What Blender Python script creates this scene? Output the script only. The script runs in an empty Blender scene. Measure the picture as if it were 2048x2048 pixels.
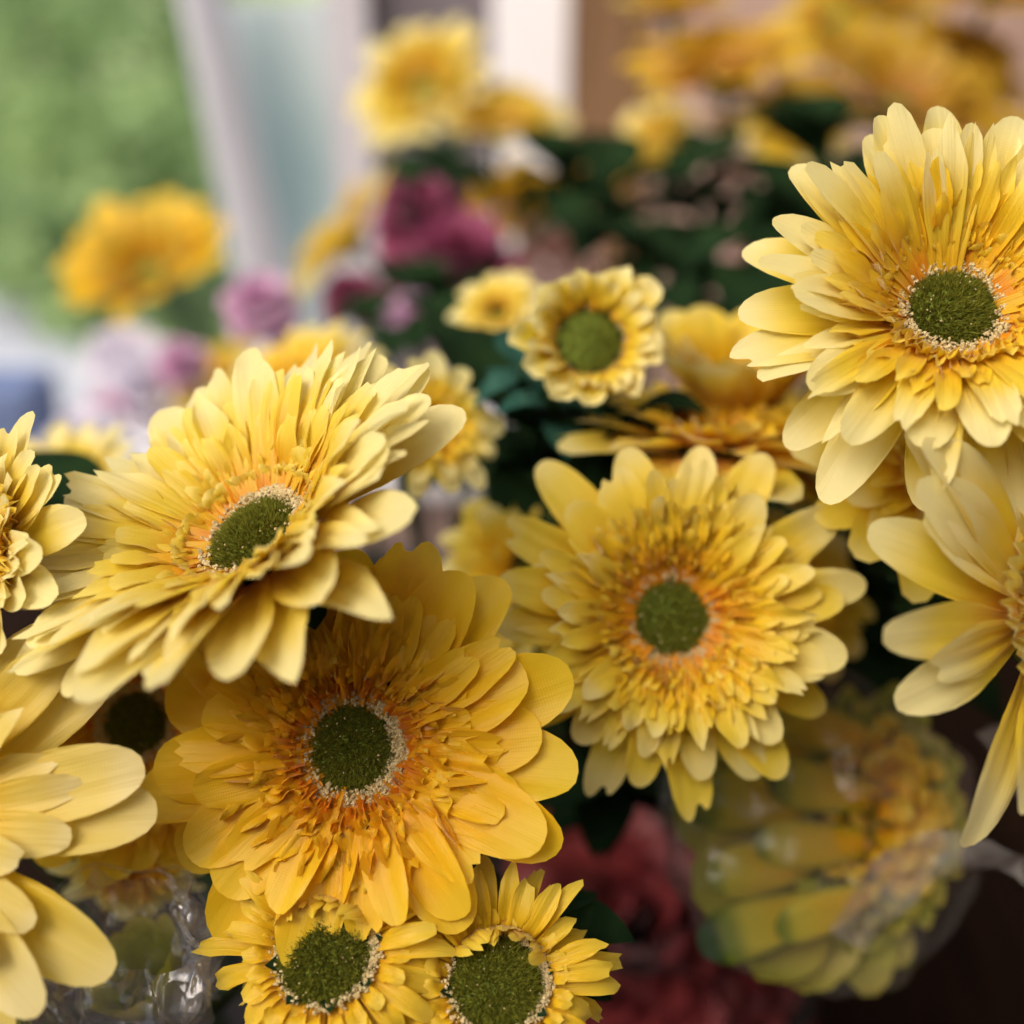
import bpy, bmesh, math, random
from mathutils import Vector, Matrix, Euler, noise
R = math.radians
random.seed(7)
SC = bpy.context.scene
COL = SC.collection
PI = math.pi

# ------------------------------------------------------------------ camera, sky, sun, exposure
PITCH = R(25)
CAM = Vector((0, 0, 1.45))
RIGHT = Vector((1, 0, 0)); FWD = Vector((0, math.cos(PITCH), -math.sin(PITCH))); UP = Vector((0, math.sin(PITCH), math.cos(PITCH)))
FPX = 1024 / math.tan(R(22.5))
cd = bpy.data.cameras.new('camera'); cam = bpy.data.objects.new('camera', cd); COL.objects.link(cam)
cam.location = CAM; cam.rotation_euler = (PI / 2 - PITCH, 0, 0)
cd.sensor_width = 36; cd.lens = 18 / math.tan(R(22.5)); cd.clip_start = 0.02; cd.clip_end = 400
cd.dof.use_dof = True; cd.dof.focus_distance = 0.308; cd.dof.aperture_fstop = cd.lens / 11.5; cd.dof.aperture_blades = 0
SC.camera = cam

BLOCKER_Y = -1.0                            # front edge of the added overhead awning
SUN_EL, SUN_AZ = R(48), R(-132)          # azimuth from +Y towards +X: sun behind the flowers, to the left
w = bpy.data.worlds.new('World'); SC.world = w; w.use_nodes = True
nt = w.node_tree; nt.nodes.clear()
sky = nt.nodes.new('ShaderNodeTexSky'); sky.sky_type = 'NISHITA'; sky.sun_disc = False
sky.sun_elevation = SUN_EL; sky.sun_rotation = SUN_AZ; sky.dust_density = 6.0; sky.air_density = 0.7; sky.ozone_density = 0.6
bg = nt.nodes.new('ShaderNodeBackground'); bg.inputs[1].default_value = 0.15
wo = nt.nodes.new('ShaderNodeOutputWorld')
nt.links.new(sky.outputs[0], bg.inputs[0]); nt.links.new(bg.outputs[0], wo.inputs[0])
sl = bpy.data.lights.new('sun', 'SUN'); sun = bpy.data.objects.new('sun', sl); COL.objects.link(sun)
sl.energy = 0.8; sl.angle = R(60); sl.color = (1, 0.93, 0.82)
sdir = Vector((math.sin(SUN_AZ) * math.cos(SUN_EL), math.cos(SUN_AZ) * math.cos(SUN_EL), math.sin(SUN_EL)))
sun.rotation_euler = (-sdir).to_track_quat('-Z', 'Y').to_euler(); sun.location = sdir * 5
SC.view_settings.view_transform = 'Standard'; SC.view_settings.look = 'None'
SC.view_settings.exposure = 0.72; SC.view_settings.gamma = 1
SC.render.engine = 'CYCLES'
cy = SC.cycles
cy.max_bounces = 10; cy.diffuse_bounces = 5; cy.transparent_max_bounces = 24; cy.transmission_bounces = 8
cy.use_denoising = True; cy.sample_clamp_indirect = 6

# ------------------------------------------------------------------ helpers
def P(u, v, d):
    """photograph pixel (in the 1932 px view) at a depth along the view axis -> world point"""
    u *= 2048 / 1932; v *= 2048 / 1932
    return CAM + FWD * d + RIGHT * ((u - 1024) / FPX * d) + UP * ((1024 - v) / FPX * d)
def PY(u, v, y):
    """the same pixel where its ray meets the upright plane Y = y"""
    u *= 2048 / 1932; v *= 2048 / 1932
    r = FWD + RIGHT * ((u - 1024) / FPX) + UP * ((1024 - v) / FPX)
    return CAM + r * (y / r.y)
def VC(x, y, z):
    """direction given as right, up, towards the camera"""
    return (RIGHT * x + UP * y - FWD * z).normalized()

def mesh(name, verts, faces, mat=None, uvs=None, smooth=True):
    me = bpy.data.meshes.new(name); me.from_pydata([tuple(v) for v in verts], [], faces)
    if uvs:
        ul = me.uv_layers.new(name='UVMap')
        for lp in me.loops: ul.data[lp.index].uv = uvs[lp.vertex_index]
    if mat: me.materials.append(mat)
    if smooth: me.polygons.foreach_set('use_smooth', [True] * len(me.polygons))
    me.update(); return me
def link(name, me, parent=None, mat4=None):
    o = bpy.data.objects.new(name, me); COL.objects.link(o)
    if parent: o.parent = parent
    if mat4 is not None: o.matrix_local = mat4
    return o
def tag(o, label=None, cat=None, group=None, kind=None):
    if label: o['label'] = label
    if cat: o['category'] = cat
    if group: o['group'] = group
    if kind: o['kind'] = kind
    return o
def empty(name, m, label, cat, group=None):
    o = bpy.data.objects.new(name, None); COL.objects.link(o); o.matrix_world = m; o.empty_display_size = 0.01
    return tag(o, label, cat, group)
def frame(pos, n):
    """matrix at pos whose z is n and whose x leans to the picture's right"""
    n = n.normalized(); x = RIGHT - n * RIGHT.dot(n)
    if x.length < 0.2: x = UP - n * UP.dot(n)
    x.normalize(); y = n.cross(x)
    m = Matrix((x, y, n)).transposed().to_4x4(); m.translation = pos; return m
def box_vf(x0, x1, y0, y1, z0, z1, bev=0.0):
    bm = bmesh.new(); bmesh.ops.create_cube(bm, size=1)
    for v in bm.verts:
        v.co = Vector(((x0 + x1) / 2 + v.co.x * (x1 - x0), (y0 + y1) / 2 + v.co.y * (y1 - y0), (z0 + z1) / 2 + v.co.z * (z1 - z0)))
    if bev: bmesh.ops.bevel(bm, geom=bm.edges[:], offset=bev, segments=2, affect='EDGES', profile=0.7)
    return bm
def box(name, mat, x0, x1, y0, y1, z0, z1, bev=0.0, parent=None):
    bm = box_vf(x0, x1, y0, y1, z0, z1, bev); me = bpy.data.meshes.new(name); bm.to_mesh(me); bm.free()
    me.materials.append(mat); return link(name, me, parent)
def tube(pts, radii, sides=8):
    vs, fs = [], []; n = len(pts); up = Vector((0.31, 0.22, 0.93))
    for i, p in enumerate(pts):
        t = (pts[min(i + 1, n - 1)] - pts[max(i - 1, 0)]).normalized()
        a = t.cross(up)
        if a.length < 1e-3: a = t.cross(Vector((1, 0, 0)))
        a.normalize(); b = t.cross(a)
        for k in range(sides):
            an = 2 * PI * k / sides; vs.append(p + (a * math.cos(an) + b * math.sin(an)) * radii[i])
    for i in range(n - 1):
        for k in range(sides):
            k2 = (k + 1) % sides; fs.append((i * sides + k, i * sides + k2, (i + 1) * sides + k2, (i + 1) * sides + k))
    fs.append(tuple(range(sides))[::-1]); fs.append(tuple((n - 1) * sides + k for k in range(sides)))
    return vs, fs
def bez(a, b, c, d, n):
    return [a * (1 - t) ** 3 + b * 3 * t * (1 - t) ** 2 + c * 3 * t * t * (1 - t) + d * t ** 3 for t in [i / n for i in range(n + 1)]]

# ------------------------------------------------------------------ materials
def newmat(name):
    m = bpy.data.materials.new(name); m.use_nodes = True; t = m.node_tree; t.nodes.clear()
    return m, t, t.nodes.new('ShaderNodeOutputMaterial')
def N(t, ty, **kw):
    n = t.nodes.new(ty)
    for k, v in kw.items():
        if k.startswith('i_'):
            n.inputs[int(k[2:]) if k[2:].isdigit() else k[2:].replace('_', ' ')].default_value = v
        else: setattr(n, k, v)
    return n
def ramp(t, stops, interp='EASE'):
    r = t.nodes.new('ShaderNodeValToRGB'); r.color_ramp.interpolation = interp; e = r.color_ramp.elements
    while len(e) < len(stops): e.new(0.5)
    for el, (p, c) in zip(e, stops): el.position = p; el.color = (*c, 1)
    return r
def petal_mat(name, stops, transl=0.45, rough=0.44, weave=0.14, noise_amt=0.09, edge=False):
    m, t, out = newmat(name); L = t.links.new
    uv = N(t, 'ShaderNodeUVMap'); sep = N(t, 'ShaderNodeSeparateXYZ'); L(uv.outputs[0], sep.inputs[0])
    oi = N(t, 'ShaderNodeObjectInfo'); tc = N(t, 'ShaderNodeTexCoord')
    ns = N(t, 'ShaderNodeTexNoise', i_Scale=90.0, i_Detail=3.0); L(tc.outputs['Object'], ns.inputs['Vector'])
    a = N(t, 'ShaderNodeMath', operation='MULTIPLY_ADD'); L(ns.outputs[0], a.inputs[0]); a.inputs[1].default_value = noise_amt * 2; a.inputs[2].default_value = -noise_amt
    b = N(t, 'ShaderNodeMath', operation='MULTIPLY_ADD'); L(oi.outputs['Random'], b.inputs[0]); b.inputs[1].default_value = 0.24; b.inputs[2].default_value = -0.12
    c = N(t, 'ShaderNodeMath', operation='ADD'); L(a.outputs[0], c.inputs[0]); L(b.outputs[0], c.inputs[1])
    d = N(t, 'ShaderNodeMath', operation='ADD'); L(c.outputs[0], d.inputs[1])
    if edge:      # dyed rim: the ramp runs to the side edges too
        e1 = N(t, 'ShaderNodeMath', operation='MULTIPLY_ADD'); L(sep.outputs['X'], e1.inputs[0]); e1.inputs[1].default_value = 2; e1.inputs[2].default_value = -1
        e2 = N(t, 'ShaderNodeMath', operation='ABSOLUTE'); L(e1.outputs[0], e2.inputs[0])
        e3 = N(t, 'ShaderNodeMath', operation='MAXIMUM'); L(e2.outputs[0], e3.inputs[0]); L(sep.outputs['Y'], e3.inputs[1]); L(e3.outputs[0], d.inputs[0])
    else: L(sep.outputs['Y'], d.inputs[0])
    r = ramp(t, stops); L(d.outputs[0], r.inputs[0])
    # woven silk: two crossed fine waves, plus lengthwise pressed veins
    w1 = N(t, 'ShaderNodeTexWave', i_Scale=0.0011 * 1e6 / 1.0 * 0.45, bands_direction='X'); L(tc.outputs['Object'], w1.inputs['Vector'])
    w2 = N(t, 'ShaderNodeTexWave', i_Scale=0.0011 * 1e6 / 1.0 * 0.45, bands_direction='Y'); L(tc.outputs['Object'], w2.inputs['Vector'])
    mx = N(t, 'ShaderNodeMath', operation='ADD'); L(w1.outputs['Fac'], mx.inputs[0]); L(w2.outputs['Fac'], mx.inputs[1])
    vm = N(t, 'ShaderNodeMapping'); vm.inputs['Scale'].default_value = (4, 0.6, 1); L(uv.outputs[0], vm.inputs[0])
    vn = N(t, 'ShaderNodeTexNoise', i_Scale=2.2, i_Detail=2.0); L(vm.outputs[0], vn.inputs['Vector'])
    bp0 = N(t, 'ShaderNodeBump', i_Strength=0.3, i_Distance=0.0012); L(vn.outputs[0], bp0.inputs['Height'])
    bp = N(t, 'ShaderNodeBump', i_Strength=weave, i_Distance=0.00012); L(mx.outputs[0], bp.inputs['Height']); L(bp0.outputs[0], bp.inputs['Normal'])
    pr = N(t, 'ShaderNodeBsdfPrincipled', i_Roughness=rough); pr.inputs['Specular IOR Level'].default_value = 0.35
    pr.inputs['Sheen Weight'].default_value = 0.25; pr.inputs['Sheen Roughness'].default_value = 0.4
    L(r.outputs[0], pr.inputs['Base Color']); L(bp.outputs[0], pr.inputs['Normal'])
    tr = N(t, 'ShaderNodeBsdfTranslucent'); L(r.outputs[0], tr.inputs[0]); L(bp0.outputs[0], tr.inputs['Normal'])
    mix = N(t, 'ShaderNodeMixShader', i_0=transl); L(pr.outputs[0], mix.inputs[1]); L(tr.outputs[0], mix.inputs[2]); L(mix.outputs[0], out.inputs[0])
    return m
def simple(name, cols, scale=20.0, rough=0.6, bump=0.0, transl=0.0, stretch=(1, 1, 1), spec=0.3, detail=5.0):
    m, t, out = newmat(name); L = t.links.new
    tc = N(t, 'ShaderNodeTexCoord'); mp = N(t, 'ShaderNodeMapping'); mp.inputs['Scale'].default_value = stretch; L(tc.outputs['Object'], mp.inputs[0])
    ns = N(t, 'ShaderNodeTexNoise', i_Scale=scale, i_Detail=detail); L(mp.outputs[0], ns.inputs['Vector'])
    k = len(cols); r = ramp(t, [(0.3 + 0.4 * i / max(1, k - 1), c) for i, c in enumerate(cols)], 'LINEAR'); L(ns.outputs[0], r.inputs[0])
    pr = N(t, 'ShaderNodeBsdfPrincipled', i_Roughness=rough); pr.inputs['Specular IOR Level'].default_value = spec; L(r.outputs[0], pr.inputs['Base Color'])
    if bump:
        bp = N(t, 'ShaderNodeBump', i_Strength=bump, i_Distance=0.003); L(ns.outputs[0], bp.inputs['Height']); L(bp.outputs[0], pr.inputs['Normal'])
    if transl:
        tr = N(t, 'ShaderNodeBsdfTranslucent'); L(r.outputs[0], tr.inputs[0]); mix = N(t, 'ShaderNodeMixShader', i_0=transl)
        L(pr.outputs[0], mix.inputs[1]); L(tr.outputs[0], mix.inputs[2]); L(mix.outputs[0], out.inputs[0])
    else: L(pr.outputs[0], out.inputs[0])
    return m
M = {}
M['lemon'] = petal_mat('lemon_silk', [(0.0, (0.74, 0.30, 0.008)), (0.18, (0.76, 0.47, 0.016)), (0.5, (0.79, 0.60, 0.04)), (0.9, (0.82, 0.74, 0.33))])
M['lemon_in'] = petal_mat('lemon_ruffle_silk', [(0.0, (0.72, 0.26, 0.006)), (0.25, (0.76, 0.44, 0.015)), (0.65, (0.78, 0.60, 0.05)), (1.0, (0.79, 0.67, 0.15))])
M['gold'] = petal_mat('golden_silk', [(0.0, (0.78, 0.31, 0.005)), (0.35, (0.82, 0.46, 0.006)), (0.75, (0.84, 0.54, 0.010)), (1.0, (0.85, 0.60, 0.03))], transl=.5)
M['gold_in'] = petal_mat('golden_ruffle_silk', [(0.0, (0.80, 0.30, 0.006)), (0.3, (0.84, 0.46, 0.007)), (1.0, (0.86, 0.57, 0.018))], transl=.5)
M['sun_in'] = petal_mat('marigold_ruffle_silk', [(0.0, (0.78, 0.32, 0.006)), (0.3, (0.80, 0.45, 0.008)), (0.7, (0.81, 0.56, 0.02)), (1.0, (0.82, 0.65, 0.10))])
M['sun'] = petal_mat('marigold_silk', [(0.0, (0.74, 0.29, 0.006)), (0.4, (0.76, 0.47, 0.010)), (0.75, (0.78, 0.60, 0.055)), (1.0, (0.80, 0.70, 0.26))])
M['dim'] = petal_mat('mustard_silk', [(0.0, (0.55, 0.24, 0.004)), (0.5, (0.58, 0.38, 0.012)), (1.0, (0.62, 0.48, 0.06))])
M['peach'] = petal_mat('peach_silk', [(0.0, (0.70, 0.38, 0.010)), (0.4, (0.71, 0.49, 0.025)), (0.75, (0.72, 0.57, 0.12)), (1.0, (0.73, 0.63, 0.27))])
M['amber'] = petal_mat('shaded_yellow_silk', [(0.0, (0.42, 0.16, 0.003)), (0.5, (0.46, 0.25, 0.005)), (1.0, (0.52, 0.34, 0.03))])  # shade inside the stall put into the colour of far yellow flowers
M['daisy'] = petal_mat('daisy_silk', [(0.0, (0.70, 0.36, 0.006)), (0.4, (0.76, 0.50, 0.012)), (1.0, (0.79, 0.60, 0.06))])
M['magenta'] = petal_mat('magenta_silk', [(0.0, (0.06, 0.004, 0.012)), (0.5, (0.17, 0.012, 0.04)), (1.0, (0.34, 0.07, 0.15))])
M['pink'] = petal_mat('pink_silk', [(0.0, (0.45, 0.12, 0.28)), (0.5, (0.62, 0.30, 0.50)), (1.0, (0.75, 0.55, 0.68))])
M['blush'] = petal_mat('blush_silk', [(0.0, (0.5, 0.25, 0.2)), (0.5, (0.65, 0.42, 0.37)), (1.0, (0.75, 0.6, 0.56))])
M['white'] = petal_mat('lilac_white_silk', [(0.0, (0.6, 0.5, 0.62)), (0.5, (0.74, 0.70, 0.80)), (1.0, (0.82, 0.80, 0.85))])
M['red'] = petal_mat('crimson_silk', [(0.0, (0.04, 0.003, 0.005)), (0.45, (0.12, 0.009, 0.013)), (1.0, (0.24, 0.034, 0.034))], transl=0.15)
M['wrap'] = petal_mat('green_edged_petal', [(0.0, (0.82, 0.46, 0.015)), (0.45, (0.66, 0.48, 0.02)), (0.72, (0.56, 0.50, 0.035)), (0.88, (0.20, 0.26, 0.02)), (1.0, (0.02, 0.06, 0.006))], noise_amt=.03, edge=True)
M['hull'] = petal_mat('pale_olive_petal', [(0.0, (0.42, 0.35, 0.03)), (0.6, (0.52, 0.44, 0.07)), (1.0, (0.38, 0.38, 0.05))])
M['bud'] = petal_mat('lime_petal', [(0.0, (0.12, 0.2, 0.015)), (0.5, (0.32, 0.36, 0.03)), (1.0, (0.55, 0.5, 0.08))])
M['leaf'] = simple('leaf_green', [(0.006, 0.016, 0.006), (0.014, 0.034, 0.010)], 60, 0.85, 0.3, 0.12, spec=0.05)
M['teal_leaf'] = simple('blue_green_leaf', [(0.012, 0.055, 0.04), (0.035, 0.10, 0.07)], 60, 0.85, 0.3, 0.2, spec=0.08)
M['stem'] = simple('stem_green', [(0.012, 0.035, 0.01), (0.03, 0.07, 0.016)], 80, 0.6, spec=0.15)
M['fuzz'] = simple('green_plush', [(0.10, 0.11, 0.007), (0.25, 0.25, 0.018)], 900, 0.8, 0, 0.25)
M['disc'] = simple('green_core', [(0.08, 0.12, 0.01), (0.14, 0.18, 0.02)], 700, 0.9)
M['crumb'] = simple('cream_crumb', [(0.48, 0.36, 0.14), (0.68, 0.57, 0.32)], 700, 0.8, 0, 0.2)
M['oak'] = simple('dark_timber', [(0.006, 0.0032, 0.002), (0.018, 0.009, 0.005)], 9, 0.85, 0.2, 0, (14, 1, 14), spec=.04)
M['brown'] = simple('brown_timber', [(0.14, 0.075, 0.035), (0.27, 0.155, 0.08)], 5, 0.6, 0.2, 0, (14, 14, 1))
M['plaster'] = simple('pink_plaster', [(0.44, 0.30, 0.24), (0.52, 0.37, 0.31)], 3, 0.9, 0.15)
M['paint'] = simple('white_paint', [(0.82, 0.80, 0.82), (0.87, 0.86, 0.87)], 6, 0.5, 0.05)
M['greypaint'] = simple('grey_paint', [(0.5, 0.48, 0.5), (0.58, 0.56, 0.6)], 4, 0.5, 0.05)
M['canvas'] = simple('brown_canvas', [(0.06, 0.045, 0.035), (0.10, 0.075, 0.055)], 30, 0.9)
M['frost'] = simple('frosted_glass', [(0.46, 0.62, 0.62), (0.80, 0.85, 0.83), (0.55, 0.64, 0.78)], 4.5, 0.25, 0, 0.6, (1, 1, 0.5), 0.5, 1.0)
M['mauve'] = simple('smoked_glass', [(0.20, 0.17, 0.18), (0.38, 0.34, 0.37)], 8, 0.25, 0, 0.5, (2, 1, .3), 0.5, 1.0)
M['glare_lawn'] = simple('glare_lawn', [(0.14, 0.19, 0.08), (0.40, 0.50, 0.22), (0.58, 0.60, 0.42)], 1.1, 0.9, 0.3)  # pale grass, lifted further to carry the glare outside
M['paving'] = simple('blue_grey_paving', [(0.40, 0.43, 0.50), (0.52, 0.55, 0.62)], 2, 0.8, 0.2)
M['shrub'] = simple('glare_shrub_leaf', [(0.18, 0.30, 0.12), (0.58, 0.74, 0.34)], 1.3, 0.5, 0, 0.5)  # glare of the garden put into the leaf colour
M['bark'] = simple('bark', [(0.06, 0.045, 0.035), (0.13, 0.1, 0.08)], 20, 0.9, 0.5)
M['bucket'] = simple('black_plastic', [(0.012, 0.011, 0.012), (0.02, 0.018, 0.018)], 30, 0.4)
M['navy'] = simple('blue_cloth', [(0.10, 0.14, 0.26), (0.16, 0.21, 0.36)], 30, 0.8)
def cello(name, milk, shine, bump, rough=.14):
    m, t, out = newmat(name); L = t.links.new
    tc = N(t, 'ShaderNodeTexCoord')
    ns = N(t, 'ShaderNodeTexNoise', i_Scale=26.0, i_Detail=3.0, i_Distortion=2.0); L(tc.outputs['Object'], ns.inputs['Vector'])
    vo = N(t, 'ShaderNodeTexVoronoi', feature='DISTANCE_TO_EDGE', i_Scale=32.0); L(tc.outputs['Object'], vo.inputs['Vector'])
    ad = N(t, 'ShaderNodeMath', operation='ADD'); L(ns.outputs[0], ad.inputs[0]); L(vo.outputs[0], ad.inputs[1])
    bp = N(t, 'ShaderNodeBump', i_Strength=bump, i_Distance=0.004); L(ad.outputs[0], bp.inputs['Height'])
    gl = N(t, 'ShaderNodeBsdfGlossy', i_Roughness=rough); L(bp.outputs[0], gl.inputs['Normal'])
    tp = N(t, 'ShaderNodeBsdfTransparent'); tp.inputs[0].default_value = (0.95, 0.94, 0.93, 1)
    tl = N(t, 'ShaderNodeBsdfTranslucent'); tl.inputs[0].default_value = (0.8, 0.78, 0.76, 1)
    df = N(t, 'ShaderNodeBsdfDiffuse'); df.inputs[0].default_value = (0.8, 0.78, 0.76, 1)
    m0 = N(t, 'ShaderNodeMixShader', i_0=0.5); L(tl.outputs[0], m0.inputs[1]); L(df.outputs[0], m0.inputs[2])
    m1 = N(t, 'ShaderNodeMixShader', i_0=milk); L(tp.outputs[0], m1.inputs[1]); L(m0.outputs[0], m1.inputs[2])
    fr = N(t, 'ShaderNodeLayerWeight', i_Blend=0.5); L(bp.outputs[0], fr.inputs['Normal'])
    fp = N(t, 'ShaderNodeMath', operation='POWER'); L(fr.outputs['Facing'], fp.inputs[0]); fp.inputs[1].default_value = 4.0
    fm = N(t, 'ShaderNodeMath', operation='MULTIPLY_ADD'); L(fp.outputs[0], fm.inputs[0]); fm.inputs[1].default_value = 0.42; fm.inputs[2].default_value = shine; fm.use_clamp = True
    m2 = N(t, 'ShaderNodeMixShader'); L(fm.outputs[0], m2.inputs[0]); L(m1.outputs[0], m2.inputs[1]); L(gl.outputs[0], m2.inputs[2]); L(m2.outputs[0], out.inputs[0])
    return m
M['cello'] = cello('cellophane', .05, .02, .4); M['film'] = cello('crinkled_film', .12, .09, .45, .12); M['fold'] = cello('folded_film', .24, .09, .4, .12)

# ------------------------------------------------------------------ petals, leaves, discs
def petal_shape(L, W, th, cup=0.3, ridge=0.0, ruffle=0.0, tip='round', wb=0.4, tc=0.62, twist=0.0, pleat=0.0, nx=6, ny=8, seed=0):
    """one silk petal: base at the origin, running out along +x, z is the upper side; th = elevation (degrees) at base, middle, tip"""
    rg = random.Random(seed); K = 24
    ph1, ph2 = rg.uniform(0, 6.28), rg.uniform(0, 6.28); kink = rg.uniform(-6, 6)
    th = [th[0] + rg.uniform(-4, 4), th[1] + rg.uniform(-5, 5) + kink, th[2] + rg.uniform(-9, 9)]
    c = [(0.0, 0.0, th[0])]; r = z = 0.0
    for i in range(K):
        t = (i + 0.5) / K
        a = th[0] + (th[1] - th[0]) * t * 2 if t < 0.5 else th[1] + (th[2] - th[1]) * (t - 0.5) * 2
        r += math.cos(R(a)) * L / K; z += math.sin(R(a)) * L / K; c.append((r, z, a))
    teeth = [rg.uniform(0, 1) for _ in range(nx + 1)]; side = rg.uniform(-0.12, 0.12)
    vs, uv = [], []
    for j in range(ny + 1):
        for i in range(nx + 1):
            s = math.sin((i / nx - 0.5) * PI) if tip == 'round' else (i / nx - 0.5) * 2
            if tip == 'round': te = max(0, 1 - abs(s) ** 2.3) ** 0.5
            elif tip == 'point': te = 1 - abs(s) ** 1.25
            elif tip == 'notch': te = max(0, 1 - abs(s) ** 2.6) ** 0.5 * (1 - 0.26 * math.exp(-((s - 0.25) / 0.22) ** 2))
            else: te = max(0, (1 - abs(s) ** 2.2)) ** 0.6 * (0.55 + 0.45 * teeth[i])
            y = (j / ny) * (tc + (1 - tc) * te)
            q = min(1, y / tc); prof = wb + (1 - wb) * (q * q * (3 - 2 * q)) ** 0.8
            x = s * W * prof + side * W * y * y
            k = min(K - 1, int(y * K)); f = y * K - k
            rr = c[k][0] * (1 - f) + c[k + 1][0] * f; zz = c[k][1] * (1 - f) + c[k + 1][1] * f; a = R(c[k][2] * (1 - f) + c[k + 1][2] * f)
            h = cup * W * s * s * prof + ridge * W * math.cos(s * 3 * PI) * min(1, 3 * y) * (1 - 0.5 * y)
            h += pleat * W * math.cos(s * 8.5 + ph1 * .3) * min(1, 2.5 * y) * max(0, 1 - y ** 3) * (1 - .5 * abs(s))
            h += ruffle * W * (math.sin(y * 9 + ph1 + s * 1.5) * abs(s) ** 1.2 + 0.7 * math.sin(s * 5 + ph2) * y)
            tw = R(twist) * y + R(rg.uniform(-1, 1))
            xx = x * math.cos(tw) - h * math.sin(tw); hh = x * math.sin(tw) + h * math.cos(tw)
            vs.append(Vector((rr - math.sin(a) * hh, xx, zz + math.cos(a) * hh))); uv.append((i / nx, y))
    fs = [(j * (nx + 1) + i, (j + 1) * (nx + 1) + i, (j + 1) * (nx + 1) + i + 1, j * (nx + 1) + i + 1) for j in range(ny) for i in range(nx)]
    return vs, fs, uv
POOL = {}
def petal_mesh(key, mat, variants, **kw):
    """a small pool of petal meshes shared between alike petals"""
    k = (key, mat)
    if k not in POOL:
        POOL[k] = []
        for i in range(variants):
            a = dict(kw); a['seed'] = hash_(key) + i * 17; a['twist'] = random.Random(a['seed']).uniform(-14, 14)
            if isinstance(a.get('tip'), list): a['tip'] = a['tip'][i % len(a['tip'])]
            vs, fs, uv = petal_shape(**a); POOL[k].append(mesh('petal', vs, fs, M[mat], uv))
    return random.choice(POOL[k])
def hash_(s): return sum((i + 1) * ord(c) for i, c in enumerate(str(s))) % 9973

def leaf_mesh(L, W, bend=20, serr=0.0, mat='leaf', seed=0):
    rg = random.Random(seed); ny, nx = 14, 4; vs, uv = [], []; r = z = 0.0
    for j in range(ny + 1):
        t = j / ny; a = R(10 - bend * t * 2); 
        if j: r += math.cos(a) * L / ny; z += math.sin(a) * L / ny
        wd = W * (math.sin(PI * t ** 0.8) ** 0.8 if 0 < t < 1 else 0.02) * (1 + serr * (1 if j % 2 else -1))
        for i in range(nx + 1):
            s = i / nx * 2 - 1; vs.append(Vector((r, s * wd, z + abs(s) * wd * 0.35 + 0.06 * W * math.sin(t * 9 + seed) * s))); uv.append((i / nx, t))
    fs = [(j * 5 + i, j * 5 + 5 + i, j * 5 + 6 + i, j * 5 + 1 + i) for j in range(ny) for i in range(nx)]
    return mesh('leaf', vs, fs, M[mat], uv)
LEAF = {k: [leaf_mesh(0.05, 0.014, 18 + 9 * i, s, m, i) for i in range(3)] for k, m, s in (('leaf', 'leaf', 0.0), ('serrated', 'leaf', 0.16), ('teal', 'teal_leaf', 0.1))}

def crumbs_mesh(rad, spread, n, size, seed, height=0.0, arc=None):
    rg = random.Random(seed); vs, fs = [], []
    for _ in range(n):
        a = rg.uniform(0, 2 * PI); 
        if arc and rg.random() < 0.6: a = R(rg.gauss(arc[0], arc[1]))
        q = rg.gauss(0, spread); r = rad + q; sz = size * rg.uniform(0.45, 1.25)
        c = Vector((r * math.cos(a), r * math.sin(a), height + rg.uniform(0, size * 1.6) - abs(q) * 0.2)); b = len(vs)
        pts = [Vector((rg.uniform(.5, 1), 0, 0)), Vector((-rg.uniform(.5, 1), 0, 0)), Vector((0, rg.uniform(.5, 1), 0)), Vector((0, -rg.uniform(.5, 1), 0)), Vector((0, 0, rg.uniform(.5, 1.2))), Vector((0, 0, -rg.uniform(.5, 1)))]
        e = Euler((rg.uniform(0, 6), rg.uniform(0, 6), rg.uniform(0, 6))).to_matrix()
        vs += [c + e @ p * sz for p in pts]
        fs += [tuple(b + i for i in f) for f in ((0, 2, 4), (2, 1, 4), (1, 3, 4), (3, 0, 4), (2, 0, 5), (1, 2, 5), (3, 1, 5), (0, 3, 5))]
    return mesh('pollen_crumbs', vs, fs, M['crumb'], smooth=False)
def fuzz_mesh(rad, dome, n, ln, seed):
    rg = random.Random(seed); vs, fs = [], []
    for _ in range(n):
        r = rad * math.sqrt(rg.random()); a = rg.uniform(0, 2 * PI); h = dome * (1 - (r / rad) ** 2)
        p = Vector((r * math.cos(a), r * math.sin(a), h - ln * 0.15)); nrm = Vector((p.x * 2.2 * dome / rad, p.y * 2.2 * dome / rad, rad)).normalized()
        d = (nrm + Vector((rg.gauss(0, .35), rg.gauss(0, .35), rg.gauss(0, .1)))).normalized() * ln * rg.uniform(.6, 1.25)
        sx = d.cross(Vector((rg.gauss(0, 1), rg.gauss(0, 1), rg.gauss(0, 1)))).normalized() * ln * 0.11; sy = d.cross(sx).normalized() * ln * 0.11
        b = len(vs); vs += [p + sx, p - sx * .5 + sy, p - sx * .5 - sy, p + d]; fs += [(b, b + 1, b + 3), (b + 1, b + 2, b + 3), (b + 2, b, b + 3)]
    return mesh('fuzz', vs, fs, M['fuzz'], smooth=False)
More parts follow.
